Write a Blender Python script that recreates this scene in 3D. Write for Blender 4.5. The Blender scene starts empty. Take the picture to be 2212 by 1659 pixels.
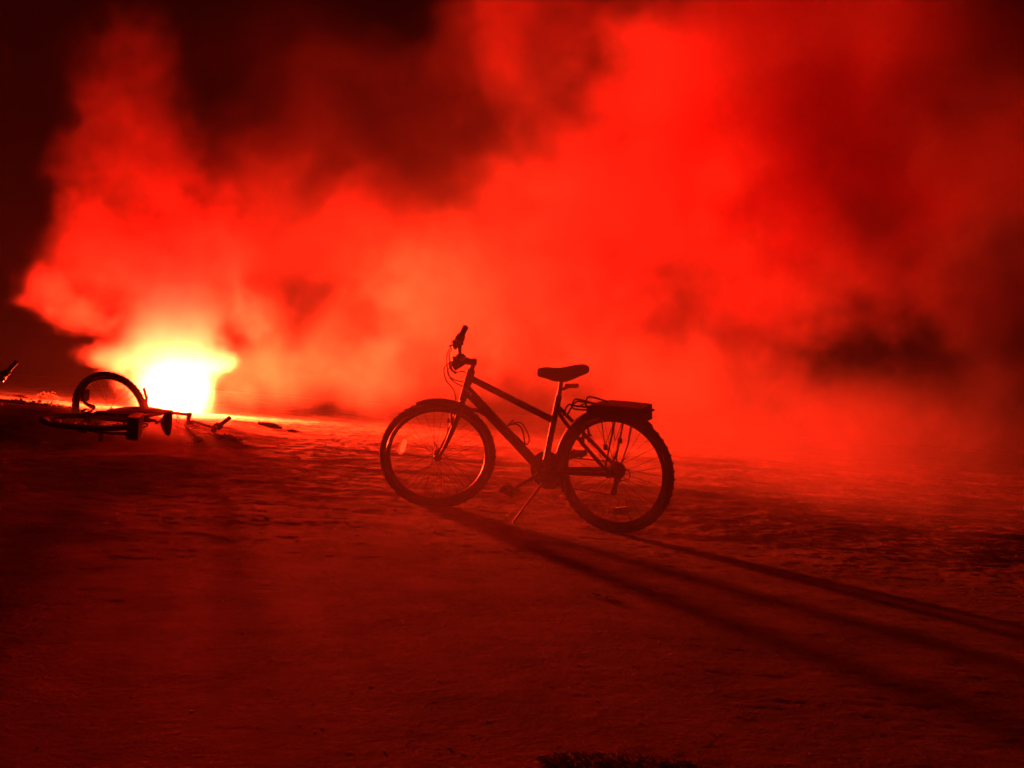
import bpy, bmesh, math, random
import numpy as np
from mathutils import Vector, Matrix, Euler
random.seed(7); np.random.seed(7)
S = bpy.context.scene
C = S.collection
PI = math.pi
# ------------------------------------------------------------------ camera
CAM_H, PITCH, ROLL, FPX = 0.64, math.radians(1.42), math.radians(4.574), 2372.0
cam = bpy.data.cameras.new('camera'); camo = bpy.data.objects.new('camera', cam); C.objects.link(camo)
cam.sensor_width = 36; cam.lens = 36 * FPX / 2212; cam.clip_start = 0.05; cam.clip_end = 500
camo.matrix_world = Matrix.Translation((0, 0, CAM_H)) @ Matrix.Rotation(PI / 2 + PITCH, 4, 'X') @ Matrix.Rotation(ROLL, 4, 'Z')
S.camera = camo
# ------------------------------------------------------------------ night sky
w = bpy.data.worlds.new('World'); S.world = w; w.use_nodes = True
nt = w.node_tree; bg = nt.nodes['Background']
sky = nt.nodes.new('ShaderNodeTexSky'); sky.sky_type = 'NISHITA'; sky.sun_disc = False
sky.sun_elevation = math.radians(-8); sky.sun_rotation = math.radians(200)
nt.links.new(sky.outputs[0], bg.inputs[0]); bg.inputs[1].default_value = 0.004
# ------------------------------------------------------------------ colour and sampling
S.view_settings.view_transform = 'Standard'; S.view_settings.look = 'None'
S.view_settings.gamma = 1; S.view_settings.exposure = 0
cy = S.cycles
cy.use_denoising = True
cy.volume_bounces = 2; cy.max_bounces = 4; cy.diffuse_bounces = 1; cy.glossy_bounces = 2
cy.transparent_max_bounces = 96
cy.volume_step_rate = 4.4; cy.volume_max_steps = 256
cy.sample_clamp_indirect = 40
# ------------------------------------------------------------------ the flare's light
FLARE = Vector((-4.55, 15.0, 0.0))
LIGHT_Z = 0.41
lp = bpy.data.lights.new('flare_light', 'POINT'); lo = bpy.data.objects.new('flare_light', lp); C.objects.link(lo)
lo.location = FLARE + Vector((0, 0, LIGHT_Z)); lp.shadow_soft_size = 0.21
lp.color = (1.0, 0.060, 0.011); lp.energy = 44000


def at(px, py, d):
    """world point seen at (px, py) of the 2212 px wide picture, d metres ahead"""
    u = (px - 1106) / FPX; v = -(py - 829.5) / FPX
    a = u * math.cos(ROLL) - v * math.sin(ROLL); b = u * math.sin(ROLL) + v * math.cos(ROLL)
    r = Vector((a, math.cos(PITCH) - b * math.sin(PITCH), math.sin(PITCH) + b * math.cos(PITCH)))
    return Vector((0, 0, CAM_H)) + r * (d / r.y)


# ------------------------------------------------------------------ materials
def mat(name, col, rough=0.6, metal=0.0, noise=0.0, nscale=30, bump=0.0, bscale=60, spec=0.5, trans=0.0):
    m = bpy.data.materials.new(name); m.use_nodes = True
    n = m.node_tree; b = n.nodes['Principled BSDF']
    b.inputs['Base Color'].default_value = (*col, 1); b.inputs['Roughness'].default_value = rough
    b.inputs['Metallic'].default_value = metal; b.inputs['Specular IOR Level'].default_value = spec
    tc = n.nodes.new('ShaderNodeTexCoord')
    if noise:
        t = n.nodes.new('ShaderNodeTexNoise'); t.inputs['Scale'].default_value = nscale; t.inputs['Detail'].default_value = 5
        n.links.new(tc.outputs['Object'], t.inputs['Vector'])
        mx = n.nodes.new('ShaderNodeMix'); mx.data_type = 'RGBA'
        mx.inputs[6].default_value = (*[c * (1 - noise) for c in col], 1); mx.inputs[7].default_value = (*[min(1, c * (1 + noise)) for c in col], 1)
        n.links.new(t.outputs['Fac'], mx.inputs[0]); n.links.new(mx.outputs[2], b.inputs['Base Color'])
        mr = n.nodes.new('ShaderNodeMapRange'); mr.inputs[3].default_value = rough * 0.8; mr.inputs[4].default_value = min(1, rough * 1.2)
        n.links.new(t.outputs['Fac'], mr.inputs[0]); n.links.new(mr.outputs[0], b.inputs['Roughness'])
    if bump:
        t2 = n.nodes.new('ShaderNodeTexNoise'); t2.inputs['Scale'].default_value = bscale
        n.links.new(tc.outputs['Object'], t2.inputs['Vector'])
        bp = n.nodes.new('ShaderNodeBump'); bp.inputs['Strength'].default_value = bump; bp.inputs['Distance'].default_value = 0.002
        n.links.new(t2.outputs['Fac'], bp.inputs['Height']); n.links.new(bp.outputs[0], b.inputs['Normal'])
    if trans:
        tr = n.nodes.new('ShaderNodeBsdfTranslucent'); tr.inputs[0].default_value = (*col, 1)
        ms = n.nodes.new('ShaderNodeMixShader'); ms.inputs[0].default_value = trans
        out = n.nodes['Material Output']
        n.links.new(b.outputs[0], ms.inputs[1]); n.links.new(tr.outputs[0], ms.inputs[2])
        cl = n.nodes.new('ShaderNodeBsdfTransparent'); m2 = n.nodes.new('ShaderNodeMixShader'); m2.inputs[0].default_value = 0.1
        n.links.new(ms.outputs[0], m2.inputs[1]); n.links.new(cl.outputs[0], m2.inputs[2]); n.links.new(m2.outputs[0], out.inputs[0])
    return m


M = dict(
    paint=mat('frame_paint', (0.012, 0.012, 0.013), 0.5, 0.0, 0.25, 25),
    rubber=mat('rubber', (0.022, 0.021, 0.02), 0.75, 0, 0.3, 40, 0.4, 120),
    alloy=mat('alloy', (0.09, 0.09, 0.092), 0.4, 0.6, 0.15, 40),
    steel=mat('steel', (0.12, 0.12, 0.122), 0.35, 0.9, 0.1, 60),
    blackplastic=mat('black_plastic', (0.02, 0.02, 0.021), 0.5, 0, 0.2, 50),
    vinyl=mat('saddle_vinyl', (0.03, 0.028, 0.027), 0.6, 0, 0.2, 60, 0.3, 200),
    reflect=mat('reflector_plastic', (0.85, 0.82, 0.75), 0.15, 0, 0, trans=0.85),
    redplastic=mat('red_plastic', (0.3, 0.02, 0.015), 0.25, 0, 0, trans=0.3),
    stone=mat('stone', (0.3, 0.27, 0.23), 0.8, 0, 0.5, 30, 0.6, 80),
    shell=mat('shell', (0.75, 0.7, 0.62), 0.4, 0, 0.15, 60),
    weed=mat('weed', (0.05, 0.042, 0.025), 0.8, 0, 0.5, 30),
    wood=mat('wood', (0.07, 0.05, 0.035), 0.85, 0, 0.4, 20, 0.7, 60),
)


# ------------------------------------------------------------------ mesh helper
class MB:
    def __init__(s): s.v = []; s.f = []

    def add(s, vs, fs):
        k = len(s.v); s.v += [tuple(p) for p in vs]; s.f += [tuple(i + k for i in f) for f in fs]; return s

    def tube(s, pts, r, n=10, closed=False, cap=True, flat=None):
        pts = [Vector(p) for p in pts]; N = len(pts)
        rs = list(r) if hasattr(r, '__len__') else [r] * N
        vs = []; fs = []; ref = None
        for i, p in enumerate(pts):
            if closed: t = pts[(i + 1) % N] - pts[i - 1]
            else: t = pts[min(i + 1, N - 1)] - pts[max(i - 1, 0)]
            t.normalize()
            if ref is None:
                ref = Vector((0, 1, 0)) if abs(t.y) < 0.9 else Vector((1, 0, 0))
            a = ref - t * ref.dot(t); a.normalize(); b = t.cross(a); ref = a
            for k in range(n):
                q = 2 * PI * k / n; ra = rs[i]; rb = rs[i] * (flat or 1)
                vs.append(p + a * math.cos(q) * ra + b * math.sin(q) * rb)
        M_ = N if closed else N - 1
        for i in range(M_):
            j = (i + 1) % N
            for k in range(n):
                l = (k + 1) % n; fs.append((i * n + k, i * n + l, j * n + l, j * n + k))
        if cap and not closed:
            fs.append(tuple(reversed(range(n)))); fs.append(tuple((N - 1) * n + k for k in range(n)))
        return s.add(vs, fs)

    def ring(s, R, prof, c, n=72):
        """profile of (radius offset, y offset) swept round an axle along Y"""
        c = Vector(c); vs = []; fs = []; m = len(prof)
        for i in range(n):
            q = 2 * PI * i / n
            for dr, dy in prof:
                vs.append(c + Vector(((R + dr) * math.cos(q), dy, (R + dr) * math.sin(q))))
        for i in range(n):
            j = (i + 1) % n
            for k in range(m):
                l = (k + 1) % m; fs.append((i * m + k, i * m + l, j * m + l, j * m + k))
        return s.add(vs, fs)

    def box(s, c, size, rot=None, bev=0.0):
        bm = bmesh.new(); bmesh.ops.create_cube(bm, size=1)
        for v in bm.verts: v.co = Vector((v.co.x * size[0], v.co.y * size[1], v.co.z * size[2]))
        if bev: bmesh.ops.bevel(bm, geom=bm.edges[:], offset=bev, segments=2, affect='EDGES', profile=0.5)
        m = (rot or Euler((0, 0, 0))).to_matrix()
        bm.verts.index_update()
        vs = [m @ v.co + Vector(c) for v in bm.verts]; fs = [tuple(v.index for v in f.verts) for f in bm.faces]
        bm.free(); return s.add(vs, fs)

    def loft(s, rings, cap=True):
        n = len(rings[0]); vs = [p for r in rings for p in r]; fs = []
        for i in range(len(rings) - 1):
            for k in range(n):
                l = (k + 1) % n; fs.append((i * n + k, i * n + l, (i + 1) * n + l, (i + 1) * n + k))
        if cap: fs.append(tuple(reversed(range(n)))); fs.append(tuple((len(rings) - 1) * n + k for k in range(n)))
        return s.add(vs, fs)

    def build(s, name, m, parent=None, smooth=True):
        me = bpy.data.meshes.new(name); me.from_pydata(s.v, [], s.f); me.update()
        bm = bmesh.new(); bm.from_mesh(me); bmesh.ops.recalc_face_normals(bm, faces=bm.faces); bm.to_mesh(me); bm.free()
        if smooth:
            me.polygons.foreach_set('use_smooth', [True] * len(me.polygons))
            try: me.set_sharp_from_angle(angle=math.radians(38))
            except Exception: pass
        me.materials.append(m)
        o = bpy.data.objects.new(name, me); C.objects.link(o)
        if parent: o.parent = parent
        return o


def tag(o, label=None, cat=None, group=None, kind=None):
    for k, v in (('label', label), ('category', cat), ('group', group), ('kind', kind)):
        if v: o[k] = v
    return o


def empty(name, loc=(0, 0, 0)):
    o = bpy.data.objects.new(name, None); C.objects.link(o); o.location = loc; o.empty_display_size = 0.2; return o


def arc(c, r, a0, a1, n=14, y=0.0):
    return [Vector((c[0] + r * math.cos(math.radians(a0 + (a1 - a0) * i / (n - 1))), y, c[1] + r * math.sin(math.radians(a0 + (a1 - a0) * i / (n - 1))))) for i in range(n)]


def curve(pts, n=8):
    """Catmull-Rom through the points"""
    P = [Vector(p) for p in pts]; P = [2 * P[0] - P[1]] + P + [2 * P[-1] - P[-2]]; out = []
    for i in range(1, len(P) - 2):
        for k in range(n):
            t = k / n; a, b, c, d = P[i - 1:i + 3]
            out.append(0.5 * ((2 * b) + (c - a) * t + (2 * a - 5 * b + 4 * c - d) * t * t + (3 * b - a - 3 * c + d) * t ** 3))
    out.append(P[-2]); return out


# ------------------------------------------------------------------ ground
TABLES = {}


def vnoise(x, y, seed):
    if seed not in TABLES: TABLES[seed] = np.random.RandomState(seed).rand(256, 256)
    T = TABLES[seed]
    xi = np.floor(x).astype(int); yi = np.floor(y).astype(int); fx = x - xi; fy = y - yi
    fx = fx * fx * (3 - 2 * fx); fy = fy * fy * (3 - 2 * fy)
    a = T[xi % 256, yi % 256]; b = T[(xi + 1) % 256, yi % 256]; c = T[xi % 256, (yi + 1) % 256]; d = T[(xi + 1) % 256, (yi + 1) % 256]
    return (a * (1 - fx) + b * fx) * (1 - fy) + (c * (1 - fx) + d * fx) * fy - 0.5


def sm(a, b, x):
    t = np.clip((x - a) / (b - a), 0, 1); return t * t * (3 - 2 * t)


def height(x, y):
    x = np.asarray(x, float); y = np.asarray(y, float)
    near = 1 - 0.0 * x
    fg = 0.35 + 0.65 * sm(4.0, 8.5, y)
    z = 0.02 * vnoise(x * 0.35, y * 0.35, 1) + fg * 0.014 * vnoise(x * 0.9 + 3, y * 1.1, 2)
    # ruts and trodden sand, stretched across the beach
    z += fg * 0.007 * vnoise(x * 1.6 + 9, y * 3.0 - 0.5 * x, 3) + fg * 0.003 * vnoise(x * 4, y * 7, 4)
    z += (0.0012 + 0.0078 * sm(5.0, 8.0, y)) * vnoise(x * 8, y * 12, 5) + (0.0010 + 0.0065 * sm(4.5, 8.0, y)) * vnoise(x * 19, y * 26, 6) + (0.0008 + 0.003 * sm(4, 7.5, y)) * vnoise(x * 47, y * 55, 8)
    # flat where the near bicycle stands
    k = np.exp(-(((x - 0.15) / 1.1) ** 2 + ((y - 6.6) / 0.9) ** 2)); z *= (1 - 0.6 * k)
    # old wheel ruts and drag marks running across the sand to the right
    for y0, sl, x0, dep, wd, sd in ((8.9, 0.10, 0.9, 0.035, 0.10, 31), (9.6, 0.04, 1.6, 0.028, 0.12, 32), (7.6, 0.05, 1.5, 0.024, 0.09, 33), (10.8, -0.02, -1.5, 0.03, 0.13, 34), (9.2, -0.08, -2.2, 0.02, 0.08, 35), (12.6, 0.1, 1.0, 0.04, 0.15, 36)):
        u_ = y - (y0 + sl * (x - x0) + 0.35 * vnoise(x * 0.8, x * 0, sd)); br = np.clip(0.6 + 1.6 * vnoise(x * 1.7, y * 0.5, sd + 9), 0, 1) * sm(x0 - 0.8, x0 + 0.5, x)
        z += br * dep * (0.6 * np.exp(-((u_ - wd * 1.5) / wd) ** 2) - np.exp(-(u_ / wd) ** 2))
    z *= 0.4 + 0.6 * sm(0, 6, 22 - y) 
    # the sand falls away gently below the bank, shaped to darken the foreground
    z -= (0.04 + 0.12 * sm(0.6, -2.0, x)) * sm(6.6, 2.2, y)
    # upper beach: a low bank edge at the left that the fallen bicycle lies on, an easy ramp elsewhere
    ex = -2.75 + 0.25 * np.sin(y * 1.3) + 0.3 * vnoise(y * 1.1, x * 0 + 4, 11)
    side = 1 - sm(-0.9, 0.5, x - ex)
    edge = sm(9.1, 10.3, y + 0.25 * vnoise(x * 0.9, y * 0 + 3, 12) + 0.12 * vnoise(x * 4, y * 0 + 8, 15))
    ramp = np.clip((y - 6.3) / 8.4, 0, 1)
    z += 0.085 * side * np.exp(-((y - 10.35) / 0.5) ** 2) * (0.6 + vnoise(x * 1.2, y * 0.7, 21))  # lip added along the bank edge to shade the left foreground
    z += (0.25 + 0.03 * vnoise(x * 5, y * 5, 14) * (1 - ramp) + 0.03 * vnoise(x * 1.5, y * 1.5, 13)) * (side * edge + (1 - side) * ramp)
    return z


def build_ground():
    ys = [0.6]
    while ys[-1] < 160: ys.append(ys[-1] + max(0.011, ys[-1] * 0.0032))
    half = [0.0]
    while half[-1] < 90: half.append(half[-1] + (0.018 if half[-1] < 5.5 else max(0.018, (half[-1] - 5.5) * 0.03)))
    xs = np.array([-h for h in half[:0:-1]] + half); ys = np.array(ys)
    X, Y = np.meshgrid(xs, ys); Zz = height(X, Y)
    nx, ny = len(xs), len(ys)
    co = np.stack([X, Y, Zz], -1).reshape(-1, 3)
    i = np.arange(ny - 1)[:, None] * nx + np.arange(nx - 1)[None, :]; i = i.reshape(-1)
    f = np.stack([i, i + 1, i + nx + 1, i + nx], -1)
    me = bpy.data.meshes.new('ground'); me.vertices.add(len(co)); me.vertices.foreach_set('co', co.ravel())
    me.loops.add(f.size); me.loops.foreach_set('vertex_index', f.ravel().astype(np.int32))
    me.polygons.add(len(f)); me.polygons.foreach_set('loop_start', np.arange(0, f.size, 4, dtype=np.int32))
    me.polygons.foreach_set('use_smooth', np.ones(len(f), bool)); me.update(); me.validate()
    m = bpy.data.materials.new('sand'); m.use_nodes = True; n = m.node_tree; b = n.nodes['Principled BSDF']
    b.inputs['Roughness'].default_value = 0.85; b.inputs['Specular IOR Level'].default_value = 0.25
    tc = n.nodes.new('ShaderNodeTexCoord')
    t1 = n.nodes.new('ShaderNodeTexNoise'); t1.inputs['Scale'].default_value = 2.2; t1.inputs['Detail'].default_value = 8; t1.inputs['Roughness'].default_value = 0.65
    cr = n.nodes.new('ShaderNodeValToRGB'); cr.color_ramp.elements[0].position = 0.34; cr.color_ramp.elements[0].color = (0.12, 0.10, 0.08, 1)
    cr.color_ramp.elements[1].position = 0.62; cr.color_ramp.elements[1].color = (0.40, 0.355, 0.29, 1)
    t2 = n.nodes.new('ShaderNodeTexNoise'); t2.inputs['Scale'].default_value = 34; t2.inputs['Detail'].default_value = 6; t2.inputs['Roughness'].default_value = 0.7
    bp = n.nodes.new('ShaderNodeBump'); bp.inputs['Strength'].default_value = 1.0; bp.inputs['Distance'].default_value = 0.015
    n.links.new(tc.outputs['Object'], t1.inputs['Vector']); n.links.new(tc.outputs['Object'], t2.inputs['Vector'])
    n.links.new(t1.outputs['Fac'], cr.inputs[0])
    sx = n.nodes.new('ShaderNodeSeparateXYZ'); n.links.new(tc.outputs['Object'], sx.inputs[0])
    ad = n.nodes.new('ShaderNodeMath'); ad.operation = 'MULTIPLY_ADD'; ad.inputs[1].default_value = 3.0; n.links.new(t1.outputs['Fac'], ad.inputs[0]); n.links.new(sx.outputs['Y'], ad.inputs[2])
    falloff_fac = n.nodes.new('ShaderNodeMapRange'); falloff_fac.inputs[1].default_value = 8.5; falloff_fac.inputs[2].default_value = 12.5; n.links.new(ad.outputs[0], falloff_fac.inputs[0])   # light falloff put into the sand colour, darker near the camera
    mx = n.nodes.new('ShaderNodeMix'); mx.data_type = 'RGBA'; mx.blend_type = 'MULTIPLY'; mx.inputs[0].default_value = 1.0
    falloff_mul = n.nodes.new('ShaderNodeMix'); falloff_mul.data_type = 'RGBA'; falloff_mul.inputs[6].default_value = (0.68, 0.67, 0.66, 1); falloff_mul.inputs[7].default_value = (1.25, 1.25, 1.25, 1)
    n.links.new(falloff_fac.outputs[0], falloff_mul.inputs[0]); n.links.new(cr.outputs[0], mx.inputs[6]); n.links.new(falloff_mul.outputs[2], mx.inputs[7]); n.links.new(mx.outputs[2], b.inputs['Base Color'])
    n.links.new(t2.outputs['Fac'], bp.inputs['Height']); n.links.new(bp.outputs[0], b.inputs['Normal'])
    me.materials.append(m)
    o = bpy.data.objects.new('ground', me); C.objects.link(o); tag(o, 'trodden dark beach sand lit red by the flare', None, None, 'structure')
    return o


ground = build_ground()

# ------------------------------------------------------------------ smoke
# (picture x, picture y, metres ahead), radii (across, deep, high), density, edge noise
BLOBS = [
    # column over the flare, with two added puffs imitating lens glare ahead of it
    ((372, 850, 15.0), (0.55, 0.55, 0.8), 1.0, 0.5), ((385, 885, 12.9), (0.7, 0.6, 0.5), 0.5, 0.6), ((310, 935, 9.0), (0.75, 0.5, 0.45), 0.5, 0.7), ((376, 760, 15.0), (0.65, 0.7, 1.1), 0.9, 0.8),
    ((380, 630, 15.1), (1.0, 0.85, 1.4), 1.3, 0.9), ((345, 500, 15.3), (1.35, 1.0, 1.2), 0.42, 1.0),
    ((290, 330, 15.5), (1.15, 1.0, 1.3), 0.34, 1.0), ((275, 180, 15.8), (1.0, 0.9, 1.1), 0.24, 1.0), ((300, 90, 16.0), (0.8, 0.8, 0.7), 0.2, 1.2),
    # wisps at the left and the curl at the right of the column
    ((100, 622, 14.8), (0.5, 0.4, 0.30), 1.5, 1.6), ((60, 650, 14.8), (0.28, 0.3, 0.16), 1.4, 1.8), ((175, 680, 14.8), (0.55, 0.4, 0.35), 1.3, 1.5), ((230, 770, 14.9), (0.5, 0.4, 0.22), 1.3, 1.1),
    ((470, 775, 15.0), (0.34, 0.35, 0.2), 3.0, 0.7), ((545, 680, 15.1), (0.5, 0.45, 0.4), 1.0, 1.3), ((230, 560, 15.2), (1.0, 0.7, 0.9), 0.4, 1.2),
    # bank drifting to the right
    ((560, 430, 15.8), (1.9, 1.5, 1.4), 0.09, 1.3), ((760, 560, 15.8), (2.0, 1.6, 1.5), 0.08, 1.2), ((700, 740, 15.6), (1.7, 1.5, 0.8), 0.07, 1.2),
    ((1000, 430, 15.5), (1.9, 1.8, 1.3), 0.10, 1.3), ((1030, 640, 14.6), (1.6, 1.5, 1.2), 0.42, 1.3), ((1260, 670, 14.2), (1.6, 1.5, 1.0), 0.5, 1.2),
    ((1300, 480, 15.0), (2.1, 2.0, 1.7), 0.25, 1.3), ((1380, 280, 15.5), (2.1, 2.2, 1.7), 0.4, 1.0), ((1650, 150, 15.5), (2.8, 2.2, 2.2), 0.8, 0.9),
    ((1880, 20, 15.5), (2.5, 2.2, 1.9), 0.9, 1.0), ((1630, 430, 14.5), (2.2, 2.0, 1.8), 0.55, 1.1), ((1860, 380, 14.5), (2.0, 2.0, 1.7), 0.7, 1.1),
    ((1560, 640, 13.8), (1.7, 1.8, 1.1), 0.4, 1.2), ((2060, 250, 14.5), (1.5, 2.0, 1.8), 1.0, 1.4), ((1200, 60, 16.0), (1.5, 1.8, 1.4), 0.35, 1.4),
    ((1800, 620, 13.5), (1.5, 1.6, 0.9), 0.4, 1.4), ((1480, 800, 13.5), (2.0, 1.6, 0.6), 0.28, 1.3), ((2050, 900, 12.5), (2.6, 1.8, 0.8), 0.06, 1.5), ((1750, 1000, 9.0), (3.2, 2.4, 0.8), 0.08, 1.2),
    ((2120, 420, 12.5), (1.7, 2.0, 2.4), 0.2, 1.2), ((1950, 60, 13.0), (1.6, 1.6, 1.4), 0.3, 1.3),
    ((1680, 240, 13.8), (2.3, 1.4, 2.0), 0.5, 0.7), ((1500, 400, 14.0), (1.6, 1.4, 1.4), 0.25, 0.8),
    # thin veil high in the middle
    ((900, 260, 15.5), (2.6, 1.8, 1.6), 0.06, 1.0), ((650, 150, 16.0), (2.0, 1.5, 1.3), 0.03, 1.0), ((1120, 120, 15.0), (1.6, 1.5, 1.5), 0.09, 1.0),
    # low smoke over the sand behind the bicycles
    ((960, 790, 15.5), (2.2, 1.4, 0.6), 0.22, 1.3), ((640, 810, 15.5), (1.5, 1.0, 0.6), 0.07, 1.3), ((800, 820, 15.2), (1.5, 1.0, 0.55), 0.16, 1.3), ((1650, 900, 15.0), (3.4, 2.0, 0.9), 0.17, 1.1),
    # thin smoke past the near bicycle; the closest puff is added for camera glare
    ((1450, 900, 8.2), (2.8, 1.6, 0.6), 0.14, 1.2), ((1250, 930, 5.3), (2.4, 1.3, 0.85), 0.10, 1.0),
]
HOLES = []


def build_smoke():
    vol = bpy.data.volumes.new('smoke'); o = bpy.data.objects.new('smoke', vol); C.objects.link(o)
    g = bpy.data.node_groups.new('smoke_density', 'GeometryNodeTree')
    g.interface.new_socket('Geometry', in_out='INPUT', socket_type='NodeSocketGeometry')
    g.interface.new_socket('Geometry', in_out='OUTPUT', socket_type='NodeSocketGeometry')
    N = g.nodes; L = g.links; out = N.new('NodeGroupOutput')

    def math_(op, a, b=None, c=None):
        n = N.new('ShaderNodeMath'); n.operation = op
        for i, v in enumerate((a, b, c)):
            if v is None: continue
            if isinstance(v, (int, float)): n.inputs[i].default_value = v
            else: L.new(v, n.inputs[i])
        return n.outputs[0]

    def vmath(op, a, b=None):
        n = N.new('ShaderNodeVectorMath'); n.operation = op
        for i, v in enumerate((a, b)):
            if v is None: continue
            if isinstance(v, (tuple, Vector)): n.inputs[i].default_value = v
            else: L.new(v, n.inputs[i])
        return n.outputs['Value'] if op in ('LENGTH', 'DOT_PRODUCT') else n.outputs['Vector']

    def noise(vec, scale, detail, rough=0.55, dist=0.0, off=(0, 0, 0)):
        n = N.new('ShaderNodeTexNoise'); L.new(vmath('ADD', vec, off), n.inputs['Vector'])
        n.inputs['Scale'].default_value = scale; n.inputs['Detail'].default_value = detail; n.inputs['Roughness'].default_value = rough
        n.inputs['Distortion'].default_value = dist
        return n
    pos = N.new('GeometryNodeInputPosition').outputs[0]
    wv = noise(pos, 0.45, 3, 0.5).outputs['Color']
    wv = vmath('SUBTRACT', wv, (0.5, 0.5, 0.5))
    ws = N.new('ShaderNodeVectorMath'); ws.operation = 'SCALE'; L.new(wv, ws.inputs[0]); ws.inputs['Scale'].default_value = 1.5
    q = vmath('ADD', pos, ws.outputs[0])
    edge = math_('SUBTRACT', noise(pos, 0.85, 7, 0.64, 0.7).outputs['Fac'], 0.5)
    fine = math_('ADD', edge, math_('MULTIPLY', math_('SUBTRACT', noise(pos, 2.6, 7, 0.7, 0.8, (3, 1, 9)).outputs['Fac'], 0.5), 1.1))
    body = noise(q, 0.6, 7, 0.6, 0.5, (7, 3, 1)).outputs['Fac']
    mr = N.new('ShaderNodeMapRange'); mr.interpolation_type = 'SMOOTHSTEP'; L.new(body, mr.inputs[0])
    mr.inputs[1].default_value = 0.34; mr.inputs[2].default_value = 0.68; mr.inputs[3].default_value = 0.22; mr.inputs[4].default_value = 1.6
    total = None
    for (p, r, dens, k) in BLOBS:
        c = at(*p)
        # the small lobes near the flare are bent less than the big ones
        base = q if min(r) > 1.0 else pos
        d = vmath('LENGTH', vmath('DIVIDE', vmath('SUBTRACT', base, tuple(c)), tuple(r)))
        s = math_('MULTIPLY_ADD', edge if min(r) > 1.25 else fine, k * 1.3, math_('SUBTRACT', 1.0, d))
        m_ = N.new('ShaderNodeMapRange'); m_.interpolation_type = 'SMOOTHSTEP'; L.new(s, m_.inputs[0])
        m_.inputs[1].default_value = -0.05; m_.inputs[2].default_value = 0.85; m_.inputs[3].default_value = 0.0; m_.inputs[4].default_value = dens
        total = m_.outputs[0] if total is None else math_('ADD', total, m_.outputs[0])
    for (p, r, amt) in HOLES:
        c = at(*p)
        d = vmath('LENGTH', vmath('DIVIDE', vmath('SUBTRACT', pos, tuple(c)), tuple(r)))
        s = math_('MULTIPLY_ADD', edge, 1.2, math_('SUBTRACT', 1.0, d))
        m_ = N.new('ShaderNodeMapRange'); m_.interpolation_type = 'SMOOTHSTEP'; L.new(s, m_.inputs[0])
        m_.inputs[1].default_value = 0.0; m_.inputs[2].default_value = 0.6; m_.inputs[3].default_value = 1.0; m_.inputs[4].default_value = 1 - amt
        total = math_('MULTIPLY', total, m_.outputs[0])
    dens = math_('MULTIPLY', total, mr.outputs[0])
    vc = N.new('GeometryNodeVolumeCube'); L.new(dens, vc.inputs['Density'])
    lo_, hi_ = (-8.5, 2.0, -0.1), (9.5, 18.6, 8.0); vs = 0.066
    vc.inputs['Min'].default_value = lo_; vc.inputs['Max'].default_value = hi_
    for i, ax in enumerate('XYZ'): vc.inputs['Resolution ' + ax].default_value = int((hi_[i] - lo_[i]) / vs)
    m = bpy.data.materials.new('smoke'); m.use_nodes = True; n = m.node_tree; n.nodes.clear()
    mo = n.nodes.new('ShaderNodeOutputMaterial'); at_ = n.nodes.new('ShaderNodeAttribute'); at_.attribute_name = 'density'
    sc_ = n.nodes.new('ShaderNodeVolumeScatter'); sc_.inputs['Color'].default_value = (0.95, 0.95, 0.95, 1); sc_.inputs['Anisotropy'].default_value = 0.15
    ab_ = n.nodes.new('ShaderNodeVolumeAbsorption'); ab_.inputs['Color'].default_value = (1.0, 0.25, 0.45, 1)   # deeper red of far, dim smoke put into the absorption colour
    mu_ = n.nodes.new('ShaderNodeMath'); mu_.operation = 'MULTIPLY'; mu_.inputs[1].default_value = 1.1; n.links.new(at_.outputs['Fac'], mu_.inputs[0])
    ad_ = n.nodes.new('ShaderNodeAddShader')
    n.links.new(at_.outputs['Fac'], sc_.inputs['Density']); n.links.new(mu_.outputs[0], ab_.inputs['Density'])
    n.links.new(sc_.outputs[0], ad_.inputs[0]); n.links.new(ab_.outputs[0], ad_.inputs[1]); n.links.new(ad_.outputs[0], mo.inputs['Volume'])
    vol.materials.append(m)
    sm_ = N.new('GeometryNodeSetMaterial'); sm_.inputs['Material'].default_value = m
    L.new(vc.outputs[0], sm_.inputs[0]); L.new(sm_.outputs[0], out.inputs[0])
    md = o.modifiers.new('smoke_density', 'NODES'); md.node_group = g
    tag(o, 'billowing smoke drifting right from the burning flare', None, None, 'stuff')
    return o


build_smoke()


# ------------------------------------------------------------------ bicycle
# local axes: X forward, Y to the rider's left, Z up; origin where the rear tyre touches the ground
RH = Vector((0, 0, 0.358)); FH = Vector((1.176, 0, 0.356)); BB = Vector((0.45, 0, 0.312))
HT = Vector((0.934, 0, 0.872)); HB = Vector((0.990, 0, 0.717)); AX = (HT - HB).normalized()
K = 1.034                      # wheel size


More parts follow.
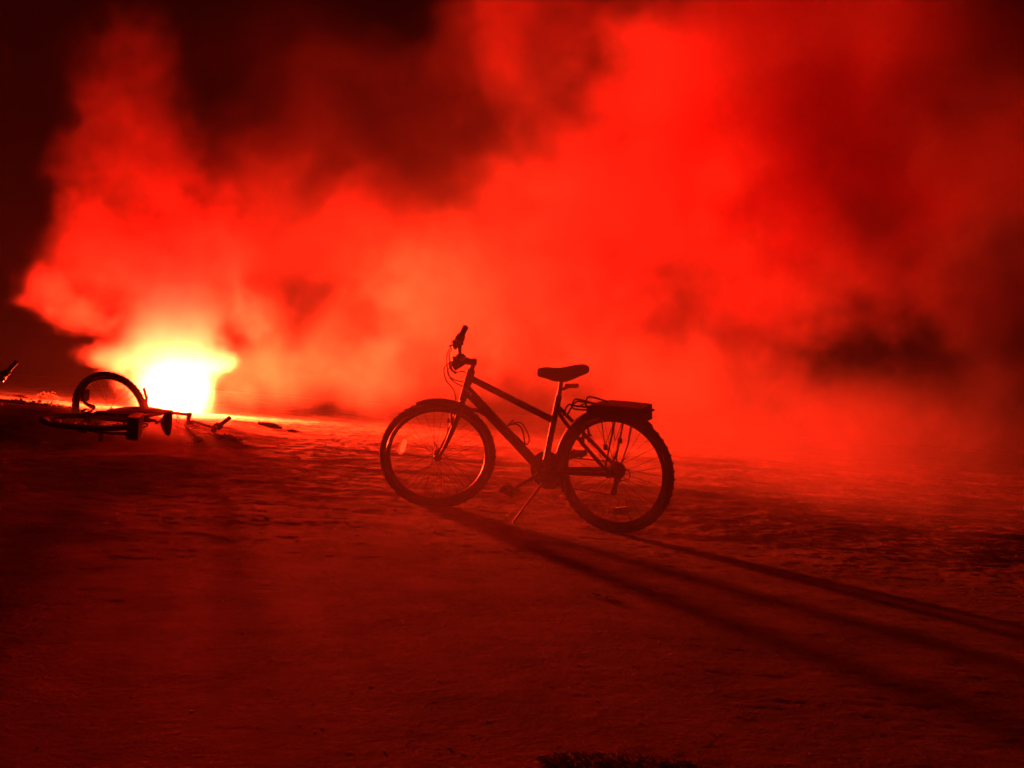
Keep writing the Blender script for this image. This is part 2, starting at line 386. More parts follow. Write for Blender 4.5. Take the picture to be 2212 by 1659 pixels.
def wheel(root, c, rear):
    n = 96
    rim = MB().ring(0.2905 * K, [(-0.010, -0.006), (-0.010, 0.006), (-0.002, 0.011), (0.016, 0.012), (0.016, -0.012), (-0.002, -0.011)], c, n).build('wheel', M['alloy'], root)
    ty = MB(); R = 0.3265 * K; prof = []
    for k in range(14):
        q = 2 * PI * k / 14; prof.append((0.0205 * math.cos(q), 0.0205 * math.sin(q)))
    ty.ring(R, prof, c, n)
    for i in range(96):  # tread blocks
        q = 2 * PI * (i + 0.5) / 96; y = 0.009 * (1 if i % 2 else -1)
        ty.box(c + Vector((math.cos(q) * 0.3468 * K, y, math.sin(q) * 0.3468 * K)), (0.003, 0.008, 0.011), Euler((0, -q, 0)))
    ty.build('tyre', M['rubber'], rim)
    hub = MB(); hub.tube([c + Vector((0, y, 0)) for y in (-0.065, -0.035, -0.034, -0.028, -0.027, 0.027, 0.028, 0.034, 0.035, 0.065)],
                         [0.006, 0.008, 0.024, 0.024, 0.014, 0.014, 0.024, 0.024, 0.008, 0.006], 16)
    hub.build('hub', M['steel'], rim)
    sp = MB(); ns = 32
    for i in range(ns):
        side = 1 if i % 2 else -1; a = 2 * PI * i / ns; cross = (1 if (i // 2) % 2 else -1) * math.radians(62)
        p0 = c + Vector((0.021 * math.cos(a + cross), side * 0.031, 0.021 * math.sin(a + cross)))
        p1 = c + Vector((0.29 * math.cos(a), side * 0.003, 0.29 * math.sin(a)))
        sp.tube([p0, p1], 0.0013, 5)
    sp.build('spokes', M['steel'], rim)
    a = math.radians(165 if not rear else -103)
    a = math.radians(21 if not rear else -102)
    rc = c + Vector((0.225 * math.cos(a), 0.0, 0.225 * math.sin(a)))
    rf = MB(); t = Vector((-math.sin(a), 0, math.cos(a))); rr = Vector((math.cos(a), 0, math.sin(a)))
    rings = []
    for y in (-0.012, -0.008, 0.008, 0.012):
        ring = []
        for k in range(20):
            q = 2 * PI * k / 20; e = 0.85 if abs(y) > 0.01 else 1
            ring.append(rc + t * 0.054 * e * math.copysign(abs(math.cos(q)) ** 0.6, math.cos(q)) + rr * 0.020 * e * math.copysign(abs(math.sin(q)) ** 0.6, math.sin(q)) + Vector((0, y, 0)))
        rings.append(ring)
    rf.loft(rings[:3], False); k0 = len(rf.v); rf.add(rings[2], [tuple(range(20))]); rfo = rf.build('reflector', M['reflect'] if not rear else M['shell'], rim)
    vb = MB(); va = math.radians(250); vb.tube([c + Vector((r_ * math.cos(va), 0, r_ * math.sin(va))) for r_ in (0.293, 0.27, 0.266, 0.256)], [0.004, 0.004, 0.0026, 0.0026], 8)
    vb.build('valve', M['steel'], rim)
    return rim


def guard(c, r, a0, a1, wd, tail=None, tip=None):
    pts = []
    for p in (tip or []): pts.append(Vector(p))
    pts += arc(c, r, a0, a1, 24)
    for p in (tail or []): pts.append(Vector(p))
    mb = MB(); rings = []; N = len(pts)
    for i, p in enumerate(pts):
        t = (pts[min(i + 1, N - 1)] - pts[max(i - 1, 0)]).normalized(); nrm = Vector((-t.z, 0, t.x))
        if nrm.dot(p - Vector((c[0], 0, c[1]))) < 0: nrm = -nrm
        e = min(1, (i + 0.6) / 3, (N - i - 0.4) / 3); ww = wd * (0.45 + 0.55 * e); ring = []
        for k in range(7):
            s_ = -1 + 2 * k / 6; ring.append(p + Vector((0, s_ * ww, 0)) - nrm * 0.014 * s_ * s_)
        for k in range(6, -1, -1):
            s_ = -1 + 2 * k / 6; ring.append(p + Vector((0, s_ * ww, 0)) - nrm * (0.014 * s_ * s_ + 0.003))
        rings.append(ring)
    return mb.loft(rings)


def make_bicycle(stem_up=0.0, rise=0.0, sweep=0.0):
    root = empty('bicycle')
    front = []   # parts that turn with the fork
    # frame
    fr = MB(); st = Vector((0.344, 0, 0.776)); sj = Vector((0.395, 0, 0.632))
    fr.tube([HB - AX * 0.006, HB, HT, HT + AX * 0.012], [0.024, 0.0245, 0.0235, 0.022], 18)
    fr.tube([(0.455, 0, 0.30), st], 0.0185, 14)
    fr.tube([HT + Vector((-0.004, 0, -0.03)), sj], [0.0205, 0.0195], 14)
    fr.tube([HB.lerp(HT, 0.38), BB], [0.0305, 0.029], 16)
    fr.tube([BB + Vector((0, -0.036, 0)), BB + Vector((0, 0.036, 0))], 0.024, 18)
    for s_ in (-1, 1):
        fr.tube(curve([(0.440, s_ * 0.012, 0.325), (0.33, s_ * 0.045, 0.333), (0.05, s_ * 0.062, 0.354), (0.0, s_ * 0.064, 0.358)], 5), 0.0135, 10)
        fr.tube(curve([(0.362, s_ * 0.012, 0.716), (0.27, s_ * 0.042, 0.612), (0.03, s_ * 0.062, 0.384), (0.0, s_ * 0.064, 0.361)], 5), 0.011, 10)
        fr.box((0.004, s_ * 0.064, 0.360), (0.05, 0.006, 0.04), Euler((0, 0.4, 0)), 0.002)
    fr.tube([(0.245, -0.045, 0.585), (0.245, 0.045, 0.585)], 0.008, 8)
    fr.tube([st + Vector((0.002, -0.02, -0.012)), st + Vector((0.002, 0.024, -0.012))], 0.006, 8)
    fr.build('frame', M['paint'], root)
    # fork
    fk = MB(); cr = HB - AX * 0.016
    fk.tube([cr + Vector((0, -0.05, 0)), cr + Vector((0, 0.05, 0))], 0.016, 12)
    fk.tube([HB - AX * 0.03, HB - AX * 0.004], 0.02, 14)
    for s_ in (-1, 1):
        p0 = cr + Vector((0, s_ * 0.047, 0)); p1 = cr.lerp(FH, 0.68) + Vector((-0.012, s_ * 0.051, -0.002))
        fk.tube(curve([p0, cr.lerp(FH, 0.34) + Vector((-0.009, s_ * 0.05, -0.002)), p1, cr.lerp(FH, 0.88) + Vector((-0.007, s_ * 0.053, 0)), FH + Vector((0, s_ * 0.053, 0))], 5),
                [0.0165] * 8 + [0.0155, 0.0145, 0.0135, 0.0125, 0.0115, 0.0105, 0.0095, 0.009, 0.0085, 0.008, 0.0075, 0.007, 0.007][:13], 12)
    front.append(fk.build('fork', M['paint'], root))
    front.append(wheel(root, FH, False)); wheel(root, RH, True)
    # mudguards
    front.append(guard((FH.x, FH.z), 0.374, 88, 128, 0.026, tail=[(0.90, 0, 0.642), (0.862, 0, 0.612), (0.825, 0, 0.584)], tip=[(1.28, 0, 0.716), (1.23, 0, 0.727)]).build('front_mudguard', M['blackplastic'], root))
    rg = guard((RH.x, RH.z), 0.374, -8, 118, 0.028, tail=[(-0.232, 0, 0.648)])
    rg.build('rear_mudguard', M['blackplastic'], root)
    # stem, quill
    sc = HT + AX * (0.078 + stem_up); clamp = Vector((0.985, 0, 0.955)) + AX * stem_up
    sm_ = MB(); sm_.tube([HT + AX * 0.008, sc + AX * 0.006], 0.0145, 14); sm_.tube([HT + AX * 0.004, HT + AX * 0.022], 0.024, 14)
    sm_.tube([sc + Vector((-0.016, 0, -0.004)), sc + Vector((0.01, 0, 0.0)), clamp], [0.021, 0.021, 0.016], 12)
    sm_.tube([clamp + Vector((0, -0.026, 0)), clamp + Vector((0, 0.026, 0))], 0.021, 14)
    sm_.tube([sc + AX * 0.006, sc + AX * 0.02], 0.011, 8)
    front.append(sm_.build('stem', M['alloy'], root))
    # handlebar
    hb = MB(); pts = []
    for s_ in (-1, 1):
        half = [(0.0, 0.0, 0.0), (0, s_ * 0.05, 0), (0.004, s_ * 0.10, 0.018 + rise * 0.3), (0.004, s_ * 0.15, 0.062 + rise * 0.9), (-0.002 - sweep * 0.2, s_ * 0.19, 0.080 + rise), (-0.02 - sweep * 0.6, s_ * 0.26, 0.094 + rise), (-0.036 - sweep, s_ * 0.315, 0.106 + rise)]
        hb.tube(curve([clamp + Vector(p) for p in half], 5), 0.0127, 10)
    hbo = hb.build('handlebar', M['blackplastic'], root); front.append(hbo)
    for s_ in (-1, 1):
        a = clamp + Vector((-0.012 - sweep * 0.4, s_ * 0.228, 0.088 + rise)); b = clamp + Vector((-0.039 - sweep * 1.08, s_ * 0.326, 0.108 + rise)); gl = []; gr = []
        for k in range(13):
            gl.append(a.lerp(b, k / 12)); gr.append(0.0205 if k in (0, 12) else (0.0195 if k % 2 else 0.018))
        MB().tube(gl, gr, 14).build('grip', M['rubber'], hbo)
        sh = MB(); c0 = clamp + Vector((-0.004 - sweep * 0.2, s_ * 0.195, 0.082 + rise))
        sh.tube([c0 + Vector((0.004, -0.016 * s_, 0)), c0 + Vector((-0.004, 0.016 * s_, 0.004))], 0.029, 14)
        sh.box(c0 + Vector((0.020, 0, -0.028)), (0.07, 0.05, 0.05), Euler((0, 0.5, 0)), 0.007)
        sh.build('shifter', M['blackplastic'], hbo)
        bl = MB(); l0 = clamp + Vector((0.012, s_ * 0.158, 0.064 + rise))
        bl.box(l0 + Vector((0.006, 0, -0.004)), (0.06, 0.04, 0.044), None, 0.006)
        bl.tube(curve([l0 + Vector((0.024, s_ * 0.004, -0.004)), l0 + Vector((0.052, s_ * 0.02, -0.02)), l0 + Vector((0.042, s_ * 0.07, -0.036)), l0 + Vector((0.02, s_ * 0.125, -0.038))], 5), [0.007] * 6 + [0.006] * 5 + [0.0065] * 5, 8)
        bl.build('brake_lever', M['alloy'], hbo)
    bell = MB(); bc = clamp + Vector((0.0, 0.052, 0.026)); bell.tube([bc + Vector((0, 0, z)) for z in (-0.012, -0.006, 0.004, 0.012, 0.017)], [0.024, 0.025, 0.022, 0.014, 0.002], 16)
    bell.build('bell', M['steel'], hbo)
    # cables: from the levers, looping ahead of the head tube
    cb = MB(); L1 = clamp + Vector((0.045, 0.155, 0.06)); L2 = clamp + Vector((0.045, -0.155, 0.06))
    cb.tube(curve([L1, clamp + Vector((0.10, 0.10, 0.0)), clamp + Vector((0.098, 0.03, -0.10)), clamp + Vector((0.062, 0.0, -0.17)), HB + Vector((0.045, 0.0, -0.0)), HB + Vector((0.052, 0, -0.045))], 7), 0.0038, 7)
    cb.tube(curve([L2, clamp + Vector((0.085, -0.11, 0.0)), clamp + Vector((0.075, -0.04, -0.11)), clamp + Vector((0.01, -0.026, -0.165)), HB + Vector((-0.03, -0.022, 0.065))], 7), 0.0038, 7)
    cb.tube(curve([clamp + Vector((0.03, 0.19, 0.06)), clamp + Vector((0.085, 0.11, -0.02)), clamp + Vector((0.055, 0.03, -0.10)), clamp + Vector((-0.01, 0.03, -0.125)), HB + Vector((-0.045, 0.02, 0.085))], 7), 0.0035, 7)
    cb.tube(curve([clamp + Vector((0.03, -0.19, 0.06)), clamp + Vector((0.07, -0.12, 0.0)), clamp + Vector((0.05, -0.03, -0.07)), clamp + Vector((-0.02, -0.026, -0.08)), HT + Vector((-0.06, -0.014, -0.075))], 7), 0.0035, 7)
    front.append(cb.build('cables', M['blackplastic'], root))
    # brakes
    def vbrake(c, d, nm):
        b = MB()
        for s_ in (-1, 1):
            b.tube([c + Vector((0, s_ * 0.036, -0.05)), c + Vector((0, s_ * 0.038, 0.0)), c + Vector((0, s_ * 0.026, 0.045))], [0.009, 0.008, 0.006], 8)
            b.box(c + Vector((0, s_ * 0.021, -0.012)) + d * 0.0, (0.055, 0.012, 0.013), Euler((0, 0.3, 0)), 0.003)
            b.tube([c + Vector((0, s_ * 0.05, -0.01)), c + Vector((0, s_ * 0.02, -0.01))], 0.004, 8)
        b.tube([c + Vector((0, -0.026, 0.043)), c + Vector((0, 0.03, 0.043))], 0.003, 6)
        return b.build(nm, M['alloy'], root)
    front.append(vbrake(FH + (cr - FH) * 0.80 + Vector((0.04, 0, -0.035)), Vector((1, 0, 0)), 'brake'))
    vbrake(Vector((0.175, 0, 0.56)), Vector((-1, 0, 0)), 'brake')
    # seat post, saddle, tail light
    MB().tube([(0.346, 0, 0.765), (0.326, 0, 0.876)], 0.0135, 14).build('seat_post', M['alloy'], root)
    prof = [(0.477, 0.020, 0.915, 0.892), (0.468, 0.030, 0.930, 0.878), (0.43, 0.036, 0.938, 0.868), (0.385, 0.044, 0.936, 0.860), (0.34, 0.056, 0.938, 0.856), (0.295, 0.074, 0.947, 0.862),
            (0.25, 0.092, 0.958, 0.876), (0.215, 0.100, 0.961, 0.889), (0.192, 0.092, 0.956, 0.898), (0.178, 0.064, 0.940, 0.908)]
    rings = []
    for x, hw, zt, zb in prof:
        ring = []; zc = zt - min(0.02, (zt - zb) * 0.5)
        for k in range(20):
            q = 2 * PI * k / 20; s_ = math.sin(q); c_ = math.cos(q)
            y = hw * math.copysign(abs(c_) ** 0.75, c_); z = zc + (zt - zc) * s_ if s_ > 0 else zc + (zc - zb) * s_ * (0.9 if abs(c_) < 0.5 else 1)
            ring.append(Vector((x, y, z)))
        rings.append(ring)
    sd = MB().loft(rings).build('saddle', M['vinyl'], root)
    rl = MB()
    for s_ in (-1, 1):
        rl.tube(curve([(0.44, s_ * 0.012, 0.892), (0.38, s_ * 0.022, 0.868), (0.29, s_ * 0.022, 0.866), (0.215, s_ * 0.04, 0.90)], 5), 0.0036, 7)
    rl.box((0.326, 0, 0.872), (0.05, 0.05, 0.022), None, 0.005)
    rl.build('saddle_rails', M['steel'], sd)
    tl = MB().box((0.262, 0, 0.838), (0.085, 0.03, 0.026), Euler((0, 0.06, 0)), 0.009).build('rear_light', M['redplastic'], root)
    MB().tube([(0.335, 0, 0.815), (0.31, 0, 0.818), (0.285, 0, 0.832)], 0.009, 8).build('light_bracket', M['blackplastic'], tl)
    # luggage rack with a board on it
    rk = MB()
    for s_ in (-1, 1):
        rk.tube(curve([(0.305, s_ * 0.03, 0.665), (0.262, s_ * 0.05, 0.735), (0.2, s_ * 0.062, 0.735), (0.0, s_ * 0.064, 0.728), (-0.20, s_ * 0.064, 0.722), (-0.212, s_ * 0.03, 0.722), (-0.212, 0, 0.722)], 5), 0.0055, 8)
        rk.tube([(-0.045, s_ * 0.064, 0.72), (0.02, s_ * 0.075, 0.42), (0.012, s_ * 0.072, 0.372)], 0.0058, 8)
        rk.tube([(-0.095, s_ * 0.064, 0.72), (-0.055, s_ * 0.075, 0.52), (-0.022, s_ * 0.075, 0.42), (0.0, s_ * 0.072, 0.372)], 0.0058, 8)
        rk.tube([(0.055, s_ * 0.064, 0.72), (0.025, s_ * 0.074, 0.52), (-0.045, s_ * 0.064, 0.70)], 0.0045, 7)
    for x in (0.2, 0.08, -0.06, -0.16): rk.tube([(x, -0.063, 0.731), (x, 0.063, 0.731)], 0.0045, 7)
    rk.box((0.02, 0.0755, 0.515), (0.026, 0.008, 0.034), None, 0.003)
    rk.box((-0.068, 0.0755, 0.56), (0.026, 0.008, 0.03), None, 0.003)
    rko = rk.build('luggage_rack', M['paint'], root)
    bd = MB(); bd.loft([[Vector((x, -0.085, zt)), Vector((x, 0.085, zt)), Vector((x, 0.088, zb)), Vector((x, -0.088, zb))] for x, zt, zb in ((0.13, 0.742, 0.70), (0.06, 0.756, 0.68), (-0.05, 0.756, 0.668), (-0.17, 0.752, 0.662), (-0.196, 0.75, 0.664))])
    bd.build('rack_side_panel', M['blackplastic'], rko)
    for (x0, z0, x1, z1, y) in ((0.235, 0.725, 0.09, 0.742, 0.03), (0.175, 0.735, 0.045, 0.756, -0.02)):
        MB().tube(curve([(x1, y, z1), (x0 * 0.55 + x1 * 0.45, y, z0 + 0.038), (x0 - 0.015, y + 0.01, z0 + 0.044), (x0, y + 0.012, z0 + 0.022), (x0 - 0.008, y + 0.012, z0 - 0.012), (x1 + 0.01, y + 0.01, z1 - 0.025)], 6), 0.0055, 7).build('strap', M['rubber'], rko)
    # drivetrain
    ck = MB(); rings = []; cc = BB + Vector((0, -0.048, 0)); n = 84
    prof = []
    ck.ring(0.088, [(-0.070, -0.002), (-0.012, 0.002), (0.004, 0.002), (0.004, -0.002), (-0.070, -0.002)][1:], cc, 84)
    for i in range(42):
        q = 2 * PI * i / 42; ck.box(cc + Vector((math.cos(q) * 0.094, 0, math.sin(q) * 0.094)), (0.007, 0.0022, 0.006), Euler((0, -q, 0)))
    for i in range(5):
        q = 2 * PI * i / 5 + 0.3; ck.tube([cc, cc + Vector((math.cos(q) * 0.08, 0, math.sin(q) * 0.08))], [0.013, 0.008], 6)
    cko = ck.build('chainring', M['steel'], root)
    MB().ring(0.085, [(0.0, -0.0015), (0.030, -0.0015), (0.030, 0.0015), (0.0, 0.0015)], cc + Vector((0, -0.006, 0)), 60).build('chain_guard', M['blackplastic'], cko)
    ca = math.radians(-32)
    for s_ in (-1, 1):
        d = Vector((math.cos(ca), 0, math.sin(ca))) * s_; y = 0.062 * s_
        p0 = BB + Vector((0, y, 0)); p1 = p0 + d * 0.182 + Vector((0, 0.012 * s_, 0))
        cm = MB(); cm.tube([p0 - d * 0.012, p0, p0 + d * 0.08, p1, p1 + d * 0.012], [0.018, 0.022, 0.018, 0.017, 0.013], 12, flat=0.7)
        cm.tube([BB + Vector((0, 0.03 * s_, 0)), BB + Vector((0, 0.075 * s_, 0))], 0.012, 12)
        co = cm.build('crank', M['alloy'], root)
        pc = p1 + Vector((0, 0.062 * s_, 0)); tilt = Euler((0, -0.35 if s_ > 0 else 0.1, 0)); mt = tilt.to_matrix()
        pm = MB(); pm.tube([p1, p1 + Vector((0, 0.112 * s_, 0))], 0.007, 10)
        for yy in (-0.045, 0.045): pm.box(pc + mt @ Vector((0, yy, 0)), (0.086, 0.012, 0.024), tilt, 0.003)
        for xx in (-0.04, 0.04):
            pm.box(pc + mt @ Vector((xx, 0, 0)), (0.009, 0.095, 0.026), tilt, 0.003)
            for k in range(7):
                for zz in (-0.0145, 0.0145): pm.box(pc + mt @ Vector((xx, -0.04 + k * 0.0135, zz)), (0.009, 0.006, 0.007), tilt)
        pm.box(pc, (0.07, 0.03, 0.02), tilt, 0.004)
        pm.build('pedal', M['blackplastic'], co)
    cs = MB()
    for i, r in enumerate((0.052, 0.047, 0.042, 0.038, 0.034, 0.03)):
        cs.ring(r, [(-0.02, -0.0012), (0.0, -0.0012), (0.0, 0.0012), (-0.02, 0.0012)], RH + Vector((0, -0.034 - i * 0.0048, 0)), 40)
    cs.build('cassette', M['steel'], root)
    dr = MB(); dc = Vector((0.012, -0.062, 0.292)); d2 = Vector((0.03, -0.062, 0.222))
    dr.box((dc + Vector((0, -0.01, 0.02))), (0.03, 0.022, 0.06), Euler((0, 0.3, 0)), 0.005)
    dr.box((dc + d2) / 2 + Vector((0, 0.01, 0)), (0.024, 0.004, 0.105), Euler((0, -0.25, 0)), 0.002)
    dr.box((dc + d2) / 2 + Vector((0, -0.01, 0)), (0.024, 0.004, 0.105), Euler((0, -0.25, 0)), 0.002)
    dr.tube(curve([(0.05, -0.066, 0.35), (-0.05, -0.075, 0.355), (-0.062, -0.072, 0.31), (-0.01, -0.07, 0.29)], 6), 0.0026, 7)
    for p in (dc, d2): dr.tube([p + Vector((0, -0.005, 0)), p + Vector((0, 0.005, 0))], 0.02, 14)
    dr.build('derailleur', M['blackplastic'], root)
    ch = MB(); path = []
    A0 = cc; path += [Vector((A0.x + 0.09 * math.cos(math.radians(a)), -0.05, A0.z + 0.09 * math.sin(math.radians(a)))) for a in range(95, -96, -12)]
    path += [d2 + Vector((0.014, 0, -0.018)), d2 + Vector((-0.014, 0, -0.012)), dc + Vector((0.018, 0, -0.004))]
    path += [Vector((0.046 * math.cos(math.radians(a)), -0.05, RH.z + 0.046 * math.sin(math.radians(a)))) for a in range(230, 84, -18)]
    ch.tube(path, 0.0042, 6, closed=True); ch.build('chain', M['steel'], root)
    # bottle cage, shifter boss, kickstand
    cg = MB(); dd = (BB - HB.lerp(HT, 0.38)).normalized(); nn = Vector((-dd.z, 0, dd.x)); nn = nn if nn.z > 0 else -nn
    base = HB.lerp(HT, 0.38) + dd * 0.40 + nn * 0.026
    for s_ in (-1, 1):
        cg.tube(curve([base + dd * -0.06 + Vector((0, s_ * 0.012, 0)), base + dd * -0.045 + nn * 0.03 + Vector((0, s_ * 0.036, 0)), base + dd * -0.015 + nn * 0.072 + Vector((0, s_ * 0.026, 0)), base + dd * 0.03 + nn * 0.076 + Vector((0, s_ * 0.02, 0)),
                       base + dd * 0.085 + nn * 0.045 + Vector((0, s_ * 0.03, 0)), base + dd * 0.105 + nn * 0.008 + Vector((0, s_ * 0.014, 0)), base + dd * 0.02 + Vector((0, s_ * 0.01, 0))], 6), 0.0044, 7)
    cg.tube(curve([base + dd * -0.045 + nn * 0.03 + Vector((0, -0.036, 0)), base + dd * -0.05 + nn * 0.06, base + dd * -0.045 + nn * 0.03 + Vector((0, 0.036, 0))], 6), 0.0044, 7)
    cg.box(base - nn * 0.004, (0.16, 0.016, 0.006), Euler((0, math.atan2(-dd.z, dd.x), 0)), 0.002)
    cg.build('bottle_cage', M['alloy'], root)
    ks = MB(); ks.tube(curve([(0.435, 0.03, 0.262), (0.45, 0.055, 0.235), (0.505, 0.15, 0.13), (0.557, 0.225, 0.03), (0.585, 0.25, 0.012)], 5), [0.009] * 8 + [0.007] * 12 + [0.006], 9)
    ks.box((0.43, 0.01, 0.268), (0.04, 0.06, 0.022), None, 0.004)
    ks.build('kickstand', M['alloy'], root)
    root['_front'] = [o.name for o in front]
    return root


def steer(root, deg, front):
    m = Matrix.Translation(HB) @ Matrix.Rotation(math.radians(deg), 4, AX) @ Matrix.Translation(-HB)
    for o in front: o.matrix_basis = m


def copy_tree(o, parent=None, made=None):
    c = o.copy(); C.objects.link(c); c.parent = parent; made[o.name] = c
    for ch in o.children: copy_tree(ch, c, made)
    return c


bike = make_bicycle()
FN = list(bike['_front']); del bike['_front']
Rc = Vector((0.655, 6.318, 0)); Fc = Vector((-0.360, 6.863, 0)); LEAN = math.radians(12)
Rc.z = float(height(Rc.x, Rc.y)) - 0.004
ux = (Fc - Rc); ux.z = 0; ux.normalize(); left = Vector((-ux.y, ux.x, 0)); uz = Vector((0, 0, 1)) * math.cos(LEAN) + left * math.sin(LEAN); uy = uz.cross(ux)
bike.matrix_world = Matrix.Translation(Rc) @ Matrix((ux, uy, uz)).transposed().to_4x4()
steer(bike, 33, [bpy.data.objects[n] for n in FN])
tag(bike, 'dark trekking bicycle with luggage rack standing on its kickstand, centre of the sand', 'bicycle', 'bicycles on the beach')

# fallen bicycle on the bank, fork turned so that its front wheel stands up
b2 = make_bicycle(0.10, 0.13, 0.03); F2 = [bpy.data.objects[n] for n in list(b2['_front'])]; del b2['_front']
steer(b2, -80, F2)
for o in b2.children:
    if o.name.startswith('kickstand'):   # folded up along the chain stay
        pv_ = Vector((0.435, 0.03, 0.262)); q_ = Vector((0.15, 0.22, -0.25)).rotation_difference(Vector((-0.36, 0.05, 0.03)))
        o.matrix_basis = Matrix.Translation(pv_) @ q_.to_matrix().to_4x4() @ Matrix.Translation(-pv_)


def lay(root, clampw, axis_dir, fl, roll):
    """place so that the steering axis points along axis_dir (stem to hub) and the stem is at clampw"""
    ex = -AX; ez = Vector((0, 1, 0)); ey = ez.cross(ex)          # local frame: along the fork, sideways of the bicycle
    wx = Vector(axis_dir).normalized(); wz = Vector(fl); wz = (wz - wx * wz.dot(wx)).normalized(); wy = wz.cross(wx)
    A = Matrix((ex, ey, ez)).transposed(); B = Matrix((wx, wy, wz)).transposed()
    R_ = B @ A.inverted(); p = HT + AX * 0.078
    root.matrix_world = Matrix.Translation(Vector(clampw) - R_ @ p) @ R_.to_4x4()


lay(b2, at(386, 893, 9.6), (-1, 0.14, 0.03), (0.0, -0.10, 1), 0)
tag(b2, 'fallen bicycle lying on the sand bank in front of the burning flare, one wheel upright', 'bicycle', 'bicycles on the beach')
made3 = {}; b3 = copy_tree(b2, None, made3)
lay(b3, at(-92, 812, 9.2), (-1, 0.25, -0.5), (-0.4, -0.05, 1), 0)
tag(b3, 'bicycle cut by the left picture edge, only its handlebar grip showing', 'bicycle', 'bicycles on the beach')


# ------------------------------------------------------------------ burning flare
def make_flare():
    r = empty('burning_flare', FLARE + Vector((0, 0, float(height(FLARE.x, FLARE.y)))))
    cs = MB(); cs.tube([(0.10, 0, -0.03), (0.05, 0, 0.01), (0.0, 0, 0.05), (-0.005, 0, 0.054)], [0.022, 0.022, 0.022, 0.017], 16)
    cs.tube([(0.05, 0, 0.01), (0.03, 0, 0.026)], 0.025, 16)
    cs.build('casing', M['redplastic'], r)
    fl = MB(); rnd = random.Random(3)
    for k in range(9):
        a = rnd.uniform(0, 2 * PI); l = rnd.uniform(0.12, 0.3) if k else 0.34; lean = rnd.uniform(0.02, 0.11) if k else 0.03
        pts = [Vector((math.cos(a) * lean * t * t + 0.015 * math.sin(9 * t + a), math.sin(a) * lean * t * t, 0.04 + l * t)) for t in [i / 10 for i in range(11)]]
        fl.tube(pts, [0.014 + 0.05 * math.sin(PI * min(1, t * 1.15 + 0.08)) ** 1.2 * (1 - 0.6 * t) for t in [i / 10 for i in range(11)]], 12)
    m = bpy.data.materials.new('flame'); m.use_nodes = True; n = m.node_tree; n.nodes.clear()
    e = n.nodes.new('ShaderNodeEmission'); e.inputs[0].default_value = (1, 0.12, 0.05, 1); e.inputs[1].default_value = 60
    mo = n.nodes.new('ShaderNodeOutputMaterial'); tp = n.nodes.new('ShaderNodeBsdfTransparent'); ads = n.nodes.new('ShaderNodeAddShader'); n.links.new(e.outputs[0], ads.inputs[0]); n.links.new(tp.outputs[0], ads.inputs[1]); n.links.new(ads.outputs[0], mo.inputs[0])
    f = fl.build('flame', m, r)
    tag(r, 'white hot burning flare stuck in the sand behind the fallen bicycle', 'flare')
    return f


make_flare()


# ------------------------------------------------------------------ litter on the sand
def ico(c, r, sub=1, squash=(1, 1, 0.6), rnd=random):
    bm = bmesh.new(); bmesh.ops.create_icosphere(bm, subdivisions=sub, radius=1)
    e = Euler((rnd.uniform(0, 6), rnd.uniform(0, 6), rnd.uniform(0, 6))).to_matrix(); bm.verts.index_update()
    vs = []
    for v in bm.verts:
        p = v.co * r * rnd.uniform(0.75, 1.15); p = e @ p; vs.append(Vector((p.x * squash[0], p.y * squash[1], p.z * squash[2])) + Vector(c))
    fs = [tuple(v.index for v in f.verts) for f in bm.faces]; bm.free(); return vs, fs


def scatter():
    g = MB(); sh = MB(); rnd = random.Random(11)
    for i in range(2600):
        d = 2.2 * (26 / 2.2) ** rnd.random(); x = rnd.uniform(-0.62, 0.62) * d; r = (0.0016 if d < 5 else 0.0035) * rnd.uniform(0.5, 1.2) * (1 if rnd.random() < 0.97 else 1.7) * (0.5 + d / 9)
        z = float(height(x, d)) - r * 0.15; g.add(*ico((x, d, z), r, 1, rnd=rnd))
    o = g.build('gravel', M['stone'], None, False); tag(o, 'fine pebbles strewn over the sand', None, None, 'stuff')
    for i in range(520):
        d = 2.2 * (22 / 2.2) ** rnd.random(); x = rnd.uniform(-0.6, 0.6) * d; r = rnd.uniform(0.0012, 0.003) * (1 if d < 5 else 2.6)
        z = float(height(x, d)) + r * 0.2; sh.add(*ico((x, d, z), r, 1, (1.4, 1, 0.5), rnd))
    o = sh.build('shell_fragments', M['shell'], None, False); tag(o, 'pale shell fragments strewn over the sand', None, None, 'stuff')


scatter()


def weed_clump(c, rx, ry, h, n, seed, label, k=1.0):
    rnd = random.Random(seed); mb = MB()
    for i in range(n):
        a = rnd.uniform(0, 2 * PI); q = math.sqrt(rnd.random()); x = c[0] + math.cos(a) * rx * q; y = c[1] + math.sin(a) * ry * q
        z = float(height(x, y)); hh = h * (1 - q * q) * rnd.uniform(0.4, 1.1) + 0.01 * k; L_ = k * rnd.uniform(0.04, 0.13); b = rnd.uniform(0, 2 * PI)
        p0 = Vector((x, y, z + hh * 0.3)); p1 = p0 + Vector((math.cos(b) * L_ * 0.5, math.sin(b) * L_ * 0.5, hh * rnd.uniform(0.2, 0.9))); p2 = p1 + Vector((math.cos(b + rnd.uniform(-1, 1)) * L_ * 0.5, math.sin(b) * L_ * 0.5, -hh * rnd.uniform(0, 0.6)))
        mb.tube([p0, p1, p2], [k * rnd.uniform(0.004, 0.010), k * rnd.uniform(0.004, 0.012), k * 0.003], 5, flat=0.5)
    o = mb.build('seaweed_clump', M['weed'], None, False); tag(o, label, 'seaweed', 'heaps of seaweed on the sand')


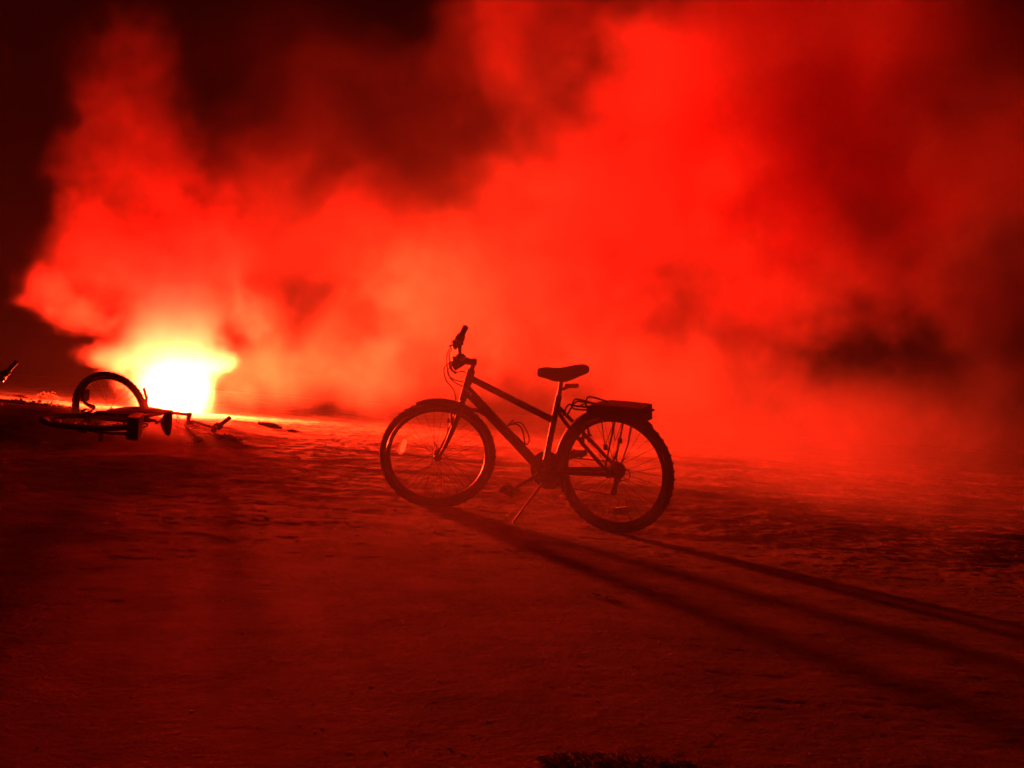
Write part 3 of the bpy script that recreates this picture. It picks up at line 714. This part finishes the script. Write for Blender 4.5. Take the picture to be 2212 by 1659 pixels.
weed_clump((-7.1, 16.8), 0.22, 0.2, 0.12, 200, 1, 'round dark seaweed heap left of the upright wheel, farthest and highest')
weed_clump((-5.7, 12.6), 0.75, 0.25, 0.08, 520, 2, 'long ragged seaweed heap by the left picture edge, on lit sand')
weed_clump((-4.6, 10.7), 0.5, 0.15, 0.05, 320, 3, 'low seaweed heap just left of the upright wheel, nearest to it')
weed_clump((-2.62, 10.2), 0.14, 0.1, 0.04, 90, 4, 'small seaweed heap right of the fallen bicycle handlebar')

for px_, py_, rx_, ry_, h_, n_, k_, lb_ in (
        (1340, 1625, 0.17, 0.06, 0.012, 420, 0.16, 'flat dark seaweed heap at the bottom picture edge, nearest of all'),
        (1640, 1078, 0.10, 0.07, 0.030, 60, 0.5, 'small seaweed scrap on red sand right of the standing bicycle rear wheel'),
        (1945, 1085, 0.10, 0.06, 0.026, 50, 0.5, 'small seaweed scrap farthest to the right on the red sand'),
        (1295, 1285, 0.06, 0.03, 0.010, 30, 0.2, 'small seaweed scrap on the foreground sand below the standing bicycle')):
    d_ = (at(px_, py_, 1.0) - Vector((0, 0, CAM_H))); t_ = -(CAM_H + 0.02) / d_.z
    weed_clump((d_.x * t_, d_.y * t_), rx_, ry_, h_, n_, px_, lb_, k_)


def stick(p0, p1, r, label, name='driftwood', seed=1):
    rnd = random.Random(seed); pts = []; rs = []
    for k in range(12):
        t = k / 11; x = p0[0] + (p1[0] - p0[0]) * t; y = p0[1] + (p1[1] - p0[1]) * t
        pts.append(Vector((x, y, float(height(x, y)) + r * 0.8 + rnd.uniform(-0.2, 0.2) * r))); rs.append(r * (0.35 + 0.65 * math.sin(PI * min(1, 0.12 + t * 0.8))) * rnd.uniform(0.85, 1.15))
    o = MB().tube(pts, rs, 10).build(name, M['wood'], None); tag(o, label, 'driftwood', 'driftwood on the sand')


stick((-3.02, 13.3), (-2.72, 13.25), 0.03, 'thick driftwood stick on bright sand right of the flare', seed=2)
stick((-2.6, 13.0), (-2.48, 12.97), 0.016, 'short driftwood piece just right of the thick stick', seed=3)
stick((-7.85, 17.4), (-7.3, 17.1), 0.013, 'long thin driftwood branch reaching to the farthest seaweed heap', seed=4)

# ------------------------------------------------------------------ haze
def haze():
    mb = MB(); mb.box((0, 40, 24), (190, 250, 52))
    m = bpy.data.materials.new('haze'); m.use_nodes = True; n = m.node_tree; n.nodes.clear()
    mo = n.nodes.new('ShaderNodeOutputMaterial'); pv = n.nodes.new('ShaderNodeVolumePrincipled')
    pv.inputs['Color'].default_value = (0.9, 0.9, 0.9, 1); pv.inputs['Density'].default_value = 0.0005; pv.inputs['Anisotropy'].default_value = 0.2
    n.links.new(pv.outputs[0], mo.inputs['Volume'])
    o = mb.build('haze', m, None, False); tag(o, 'thin smoky haze hanging in the night air', None, None, 'stuff')


haze()
